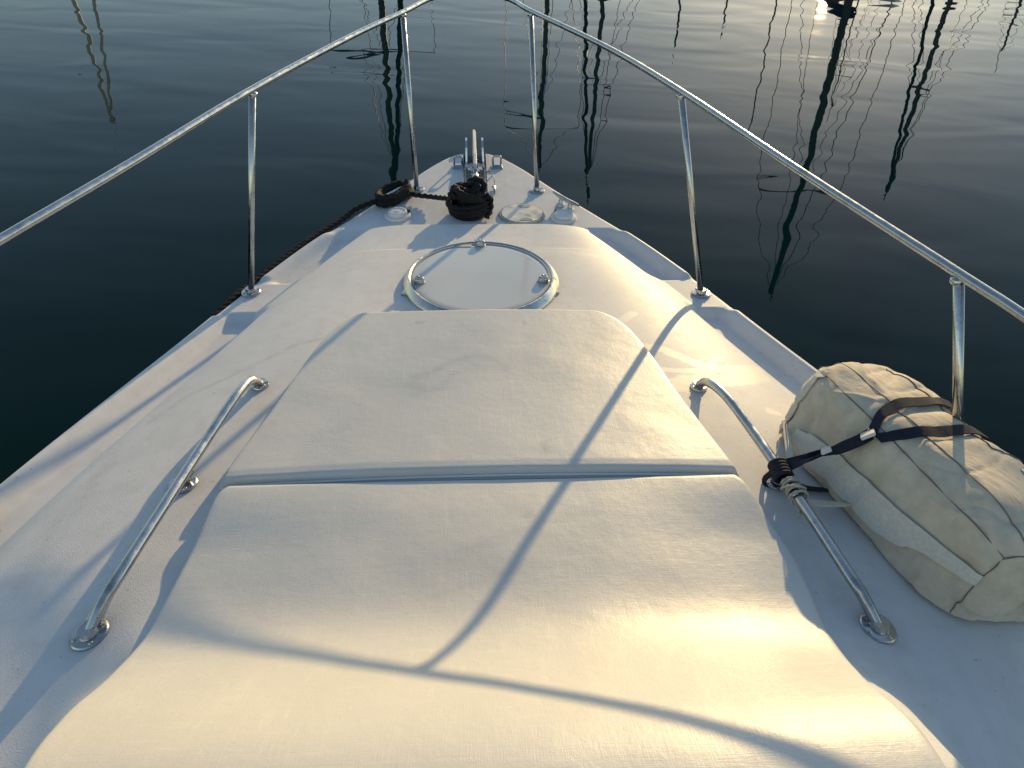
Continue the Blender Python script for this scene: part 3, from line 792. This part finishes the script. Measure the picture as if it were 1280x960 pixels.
# beige webbing and patches sewn to the bag
mm = MB()
P = spline([(-.62, -1.66, 0), (-.2, -1.60, 0), (.4, -1.52, 0), (.90, -1.40, 0)], 20); n_ = len(P) - 1
def fside(t, v):
    x = min(max(t, 0), 1)*n_; i = min(int(x), n_-1); p = P[i].lerp(P[i+1], x - i); return bag_pt(p.x, p.y + v*.075, .006)
ribbon(fside, n_, .02).build('side_webbing', M['beigeweb'], bag, sharp=50)
bag_strap([(-.80, -.72), (-.80, -1.1), (-.80, -1.6), (-.80, -2.0)], .011, .003).build('end_webbing', M['beigeweb'], bag, sharp=50)
def patch(s0, s1, t0, t1, off, name, mt):
    n = 12; vs = []; fs = []
    for i in range(n+1):
        for j in range(n+1): vs.append(bag_pt(s0 + (s1-s0)*i/n, t0 + (t1-t0)*j/n, off))
    fs = [(i*(n+1)+j, i*(n+1)+j+1, (i+1)*(n+1)+j+1, (i+1)*(n+1)+j) for i in range(n) for j in range(n)]
    mm = MB(); mm.add(vs, fs); o = mm.build(name, mt, bag)
    sol = o.modifiers.new('thickness', 'SOLIDIFY'); sol.thickness = .002; sol.offset = 1
patch(.40, .66, .30, .62, .0025, 'label_patch', M['label'])
mm = MB(); q0 = bag_pt(-.18, -1.0, .004)
mm.tube([q0, q0 + Vector((-.004, -.012, .006)), q0 + Vector((-.012, -.02, -.03))], .0022, 8); mm.build('zip_pull', M['beigeweb'], bag)

# navy tie-down strap over the bag
ts = empty('tie_down_strap', (.62, 1.10, .2)); tag(ts, 'navy webbing strap in two bands over the beige bag, tied to the handrail', 'strap')
HR = Vector((.6035, 1.105, .199))
BK = bag_pt(-.10, -1.04, .009)
for c in ([(-.12, -1.02), (-.20, -.65), (-.26, -.1), (-.26, .5), (-.20, 1.1), (-.12, 1.7)], [(-.07, -1.02), (.0, -.65), (.04, -.1), (.06, .5), (.03, 1.1), (-.03, 1.7)]):
    bag_strap(c, .0115, .005).build('band', M['webbing'], ts, sharp=50)
def free_ribbon(a, b, w, sag, tw, name, mt, par, n=30, t0=0):
    a = Vector(a); b = Vector(b); d = (b - a).normalized(); s0 = d.cross(Vector((0, 0, 1))).normalized(); u0 = s0.cross(d)
    def f(t, v):
        p = a.lerp(b, t) - Vector((0, 0, sag*math.sin(math.pi*t))); ang = t0 + tw*t
        return p + (s0*math.cos(ang) + u0*math.sin(ang))*v*w
    return ribbon(f, n, w).build(name, mt, par, sharp=60)
free_ribbon(BK, HR + Vector((.012, 0, .012)), .0115, .004, 3.6, 'tail', M['webbing'], ts)
free_ribbon(BK + Vector((0, .012, -.002)), HR + Vector((.012, .010, .010)), .009, .010, -2.8, 'tail', M['webbing'], ts)
low = bag_pt(-.16, -2.1, .002)
free_ribbon(HR + Vector((.004, -.006, -.012)), (low.x, low.y, low.z + .004), .010, .012, .5, 'tail', M['webbing'], ts)
mm = MB()
for k in range(5):
    c = HR + Vector((-.001, .016 - .009*k, 0)); pts = [c + Vector((math.cos(a)*.0165, -.002*math.sin(a), math.sin(a)*.0165)) for a in np.linspace(0, 2*math.pi, 22)[:-1]]
    mm.tube(pts, .0050, 8, closed=True)
mm.build('knot', M['webbing'], ts)
mm = MB(); mm.tube(spline([HR + Vector((-.012, .008, -.012)), HR + Vector((-.022, .012, -.040)), HR + Vector((-.012, .0, -.052)), HR + Vector((.02, -.01, -.048))], 8), .0075, 10, flat=.6); mm.build('tail', M['webbing'], ts)
dvec = (HR - BK).normalized()
for t, sc in ((.06, 1.05), (.50, .8)):
    p = BK.lerp(HR, t) + Vector((0, 0, .008)); X = dvec; Z = Vector((0, 0, 1)); Yv = Z.cross(X).normalized(); Z = X.cross(Yv)
    Mx = Matrix((X, Yv, Z)).transposed()
    mm = MB(); mm.box(p, (.026*sc, .030*sc, .007), Mx @ Matrix.Rotation(.5, 3, 'X'), .002); mm.build('buckle', M['label'], ts, sharp=30)

# beige lashing cord
lc = empty('lashing_cord', (.65, 1.09, .14)); tag(lc, 'thin beige cord whipped around the starboard handrail below the navy strap', 'cord')
mm = MB()
hp = [(.616, 1.274, .141), (.646, 1.072, .147), (.672, .886, .150)]
h0 = Vector((.607, 1.068, .201)); hd = Vector((.023, -.204, .014)).normalized(); hx = hd.cross(Vector((0, 0, 1))).normalized(); hu = hx.cross(hd)
pts = []
for i in range(150):
    t = i/150; a = 2*math.pi*7*t
    pts.append(h0 + hd*(.044*t + .004*math.sin(a*.35)) + hx*math.cos(a)*(.0158 + .0015*math.sin(9*t)) + hu*math.sin(a)*.0158)
mm.tube(pts, .0027, 8, strands=3, pitch=.008)
pts = [h0 + hd*(.020 + .015*math.sin(a)) + hx*math.cos(a + .5)*.0190 + hu*math.sin(a + .5)*.0190 for a in np.linspace(0, 4*math.pi, 70)]
mm.tube(pts, .0027, 8, strands=3, pitch=.008)
mm.build('whipping', M['cord'], lc)
e0 = h0 + hd*.044 + hx*.016; tgt = bag_pt(-.30, -1.62, .004)
mm = MB(); mm.tube(spline([e0, e0 + Vector((.015, -.004, -.006)), e0 + Vector((.028, -.018, -.012)), e0 + Vector((.012, -.028, -.016)), e0 + Vector((.02, -.012, -.02))], 8), .0026, 8); mm.build('tail', M['cord'], lc)
free_ribbon(e0 + Vector((.004, .0, -.004)), bag_pt(.05, -1.66, .003), .010, .006, .5, 'webbing_tail', M['beigeweb'], lc)
free_ribbon(bag_pt(-.80, -1.7, .003), h0 + Vector((.012, .012, .004)), .008, .004, .3, 'webbing_tail', M['beigeweb'], lc)

# ------------------------------------------------------------------ sailing yachts across the basin (seen as reflections)
def yacht(x, y, H, heading, label, mast_r=.07, two=0, light=False, spread=((.62, 1.3),), L=10.5, stays=True, hull='yhull', boom=True, boom_z=2.1, boom_r=1.0):
    yt = empty('sailing_yacht', (x, y, WATER_Z)); tag(yt, label, 'yacht', 'sailing yachts moored across the basin')
    O = Vector((x, y, WATER_Z)); c, s = math.cos(heading), math.sin(heading)
    f = Vector((c, s, 0)); q = Vector((-s, c, 0)); u = Vector((0, 0, 1))
    def T(a, b, z): return O + f*a + q*b + u*z
    m = MB(); vs = []; fs = []; ns, nr = 20, 9; B = L*.165
    for i in range(ns + 1):
        t = i/ns; a = -L/2 + L*t; wd = B*(math.sin(min(1, .35 + t*.65*1.0)*math.pi)**.6 if t < .5 else math.cos((t-.5)*math.pi)**.75) if t < .999 else .02
        wd = B*max(.02, (1 - max(0, (t-.45)/.55)**2.0)*(1 - .28*max(0, (.45-t)/.45)**2))
        sh = .95 + .25*t*t
        for k in range(nr):
            v = k/(nr-1)*2 - 1
            vs.append(T(a, wd*math.copysign(abs(v)**.7, v), sh if abs(v) == 1 else sh*(1 - 1.35*(1 - abs(v)**2.2)**.5)))
    for i in range(ns):
        for k in range(nr - 1): fs.append((i*nr + k, i*nr + k+1, (i+1)*nr + k+1, (i+1)*nr + k))
        fs.append((i*nr, (i+1)*nr, (i+1)*nr + nr-1, i*nr + nr-1))
    fs += [tuple(range(nr)), tuple(ns*nr + k for k in range(nr))[::-1]]
    m.add(vs, fs); m.build('hull', M[hull], yt, sharp=40)
    m = MB(); vs = []
    for a, wd, z in ((-L*.12, B*.62, 1.0), (-L*.12, B*.5, 1.55), (L*.16, B*.42, 1.45), (L*.27, B*.3, 1.15)):
        vs += [T(a, -wd, 1.0), T(a, wd, 1.0), T(a, wd*.85, z), T(a, -wd*.85, z)]
    fs = []
    for i in range(3):
        for k in range(4): fs.append((i*4+k, i*4+(k+1) % 4, (i+1)*4+(k+1) % 4, (i+1)*4+k))
    fs += [(3, 2, 1, 0), (12, 13, 14, 15)]
    m.add(vs, fs); cb = m.build('cabin', M['yhull'], yt, False)
    MM = M['mastlight'] if light else M['mast']
    ma = L*.08
    m = MB(); m.tube([T(ma, 0, 1.0), T(ma, 0, H*.5), T(ma, 0, H)], [mast_r, mast_r, mast_r*.8], 10); m.tube([T(ma, 0, H), T(ma, 0, H + .5)], .015, 6); m.tube([T(ma-.25, 0, H+.1), T(ma+.25, 0, H+.1)], .02, 6); m.build('mast', MM, yt)
    if two:
        m = MB(); m.tube([T(L*.44, 0, 1.3), T(ma + .2, 0, H*.97)], .055*two, 8); m.build('furled_headsail', M['sail'] if not light else M['mastlight'], yt)
    if boom:
        m = MB(); m.tube([T(ma, 0, boom_z), T(ma - L*.12, 0, boom_z + .08), T(ma - L*.25, 0, boom_z + .06), T(ma - L*.40, 0, boom_z)], [.20*boom_r, .22*boom_r, .19*boom_r, .10*boom_r], 12); m.build('boom_cover', M['sail'], yt)
    tips = []
    for h, wd in spread:
        z = 1 + (H-1)*h
        m = MB(); m.tube([T(ma, 0, z), T(ma - .1, wd, z + .05)], .035, 8); m.tube([T(ma, 0, z), T(ma - .1, -wd, z + .05)], .035, 8); m.build('spreader', MM, yt)
        tips.append((z + .05, wd))
    if stays:
        m = MB()
        for sg in (-1, 1):
            pp = [T(ma - .15, sg*B*.9, 1.05)] + [T(ma - .1, sg*wd, z) for z, wd in tips] + [T(ma, 0, H*.98)]
            m.tube(pp, .011, 5)
            if tips: m.tube([T(ma - .3, sg*B*.85, 1.05), T(ma, 0, tips[0][0] - .1)], .010, 5)
        m.tube([T(-L*.48, 0, 1.0), T(ma, 0, H)], .011, 5)
        if not two: m.tube([T(L*.49, 0, 1.2), T(ma, 0, H)], .012, 5)
        m.build('rigging', M['wire'], yt)
    return yt
def at_az(az, D): return (-.025 + D*math.sin(R(az)), D*math.cos(R(az)))
def moor(az, dep, D, rel, label, **kw):
    # azimuth, elevation of the mast-head's mirror image (degrees), distance; rel = bow direction relative to the line of sight
    x, y = at_az(az, D); H = D*math.tan(R(dep)) - 2.45
    yacht(x, y, H, R(90 - az + rel), label, **kw)
moor(-24.7, 17.5, 34, 196, 'sailing yacht with the pale sunlit mast reflected at far left of the water', mast_r=.08, two=1.1, light=True, spread=((.70, .6),), L=8.5, stays=False)
moor(-6.0, 23.0, 26, 190, 'sailing yacht with a dark mast reflected left of the front port stanchion', mast_r=.10, two=1.35, spread=((.42, 1.65), (.40, .7)), L=9)
moor(5.4, 22.3, 29, 183, 'sailing yacht with a tall dark mast reflected behind the front starboard stanchion', mast_r=.085, spread=((.72, 1.35),), L=9.5)
moor(9.5, 22.9, 25, 171, 'sailing yacht with paired mast and furled headsail reflected right of the bow', mast_r=.065, two=.9, spread=((.55, .45),), L=8.5)
moor(14.5, 13.5, 36, 176, 'small sailing yacht with a short mast tip reflected near top centre of the water', mast_r=.05, spread=(), L=8, stays=False)
moor(17.7, 12.8, 40, 20, 'small sailing yacht whose mast tip is reflected just left of the thickest mast', mast_r=.05, spread=(), L=8, stays=False, hull='ydark')
moor(24.5, 28.8, 25, 192, 'sailing yacht with the thickest dark mast reflected right of the middle starboard stanchion', mast_r=.105, spread=((.62, 1.25),), L=10, boom_z=2.25, boom_r=1.35)  # out-of-frame boom cover, enlarged and swung to block the sun's glint on water
moor(21.0, 18.8, 37, 30, 'slim-masted sailing yacht reflected just left of the thickest mast', mast_r=.035, spread=(), L=8, stays=False)
moor(25.6, 16.2, 38, 170, 'slim-masted sailing yacht reflected just right of the thickest mast', mast_r=.03, spread=((.8, .5),), L=8)
moor(30.7, 20.4, 28, 172, 'sailing yacht with mast and headsail reflected joining at one tip, upper right water', mast_r=.075, two=.85, spread=((.55, .3),), L=8.5)
moor(34.2, 12.3, 46, 178, 'sailing yacht with a short dark mast reflected at the far right edge of the water', mast_r=.06, spread=((.7, .5),), L=9)

# ------------------------------------------------------------------ render settings
scene.render.engine = 'CYCLES'
scene.cycles.use_denoising = True
try: scene.cycles.denoiser = 'OPENIMAGEDENOISE'
except Exception: pass
scene.cycles.max_bounces = 8; scene.cycles.caustics_reflective = False; scene.cycles.caustics_refractive = False
scene.cycles.sample_clamp_indirect = 6
vs_ = scene.view_settings
vs_.view_transform = 'Standard'; vs_.look = 'None'; vs_.gamma = 1; vs_.use_curve_mapping = False
vs_.exposure = 0.38
scene.render.resolution_x = 1024; scene.render.resolution_y = 768
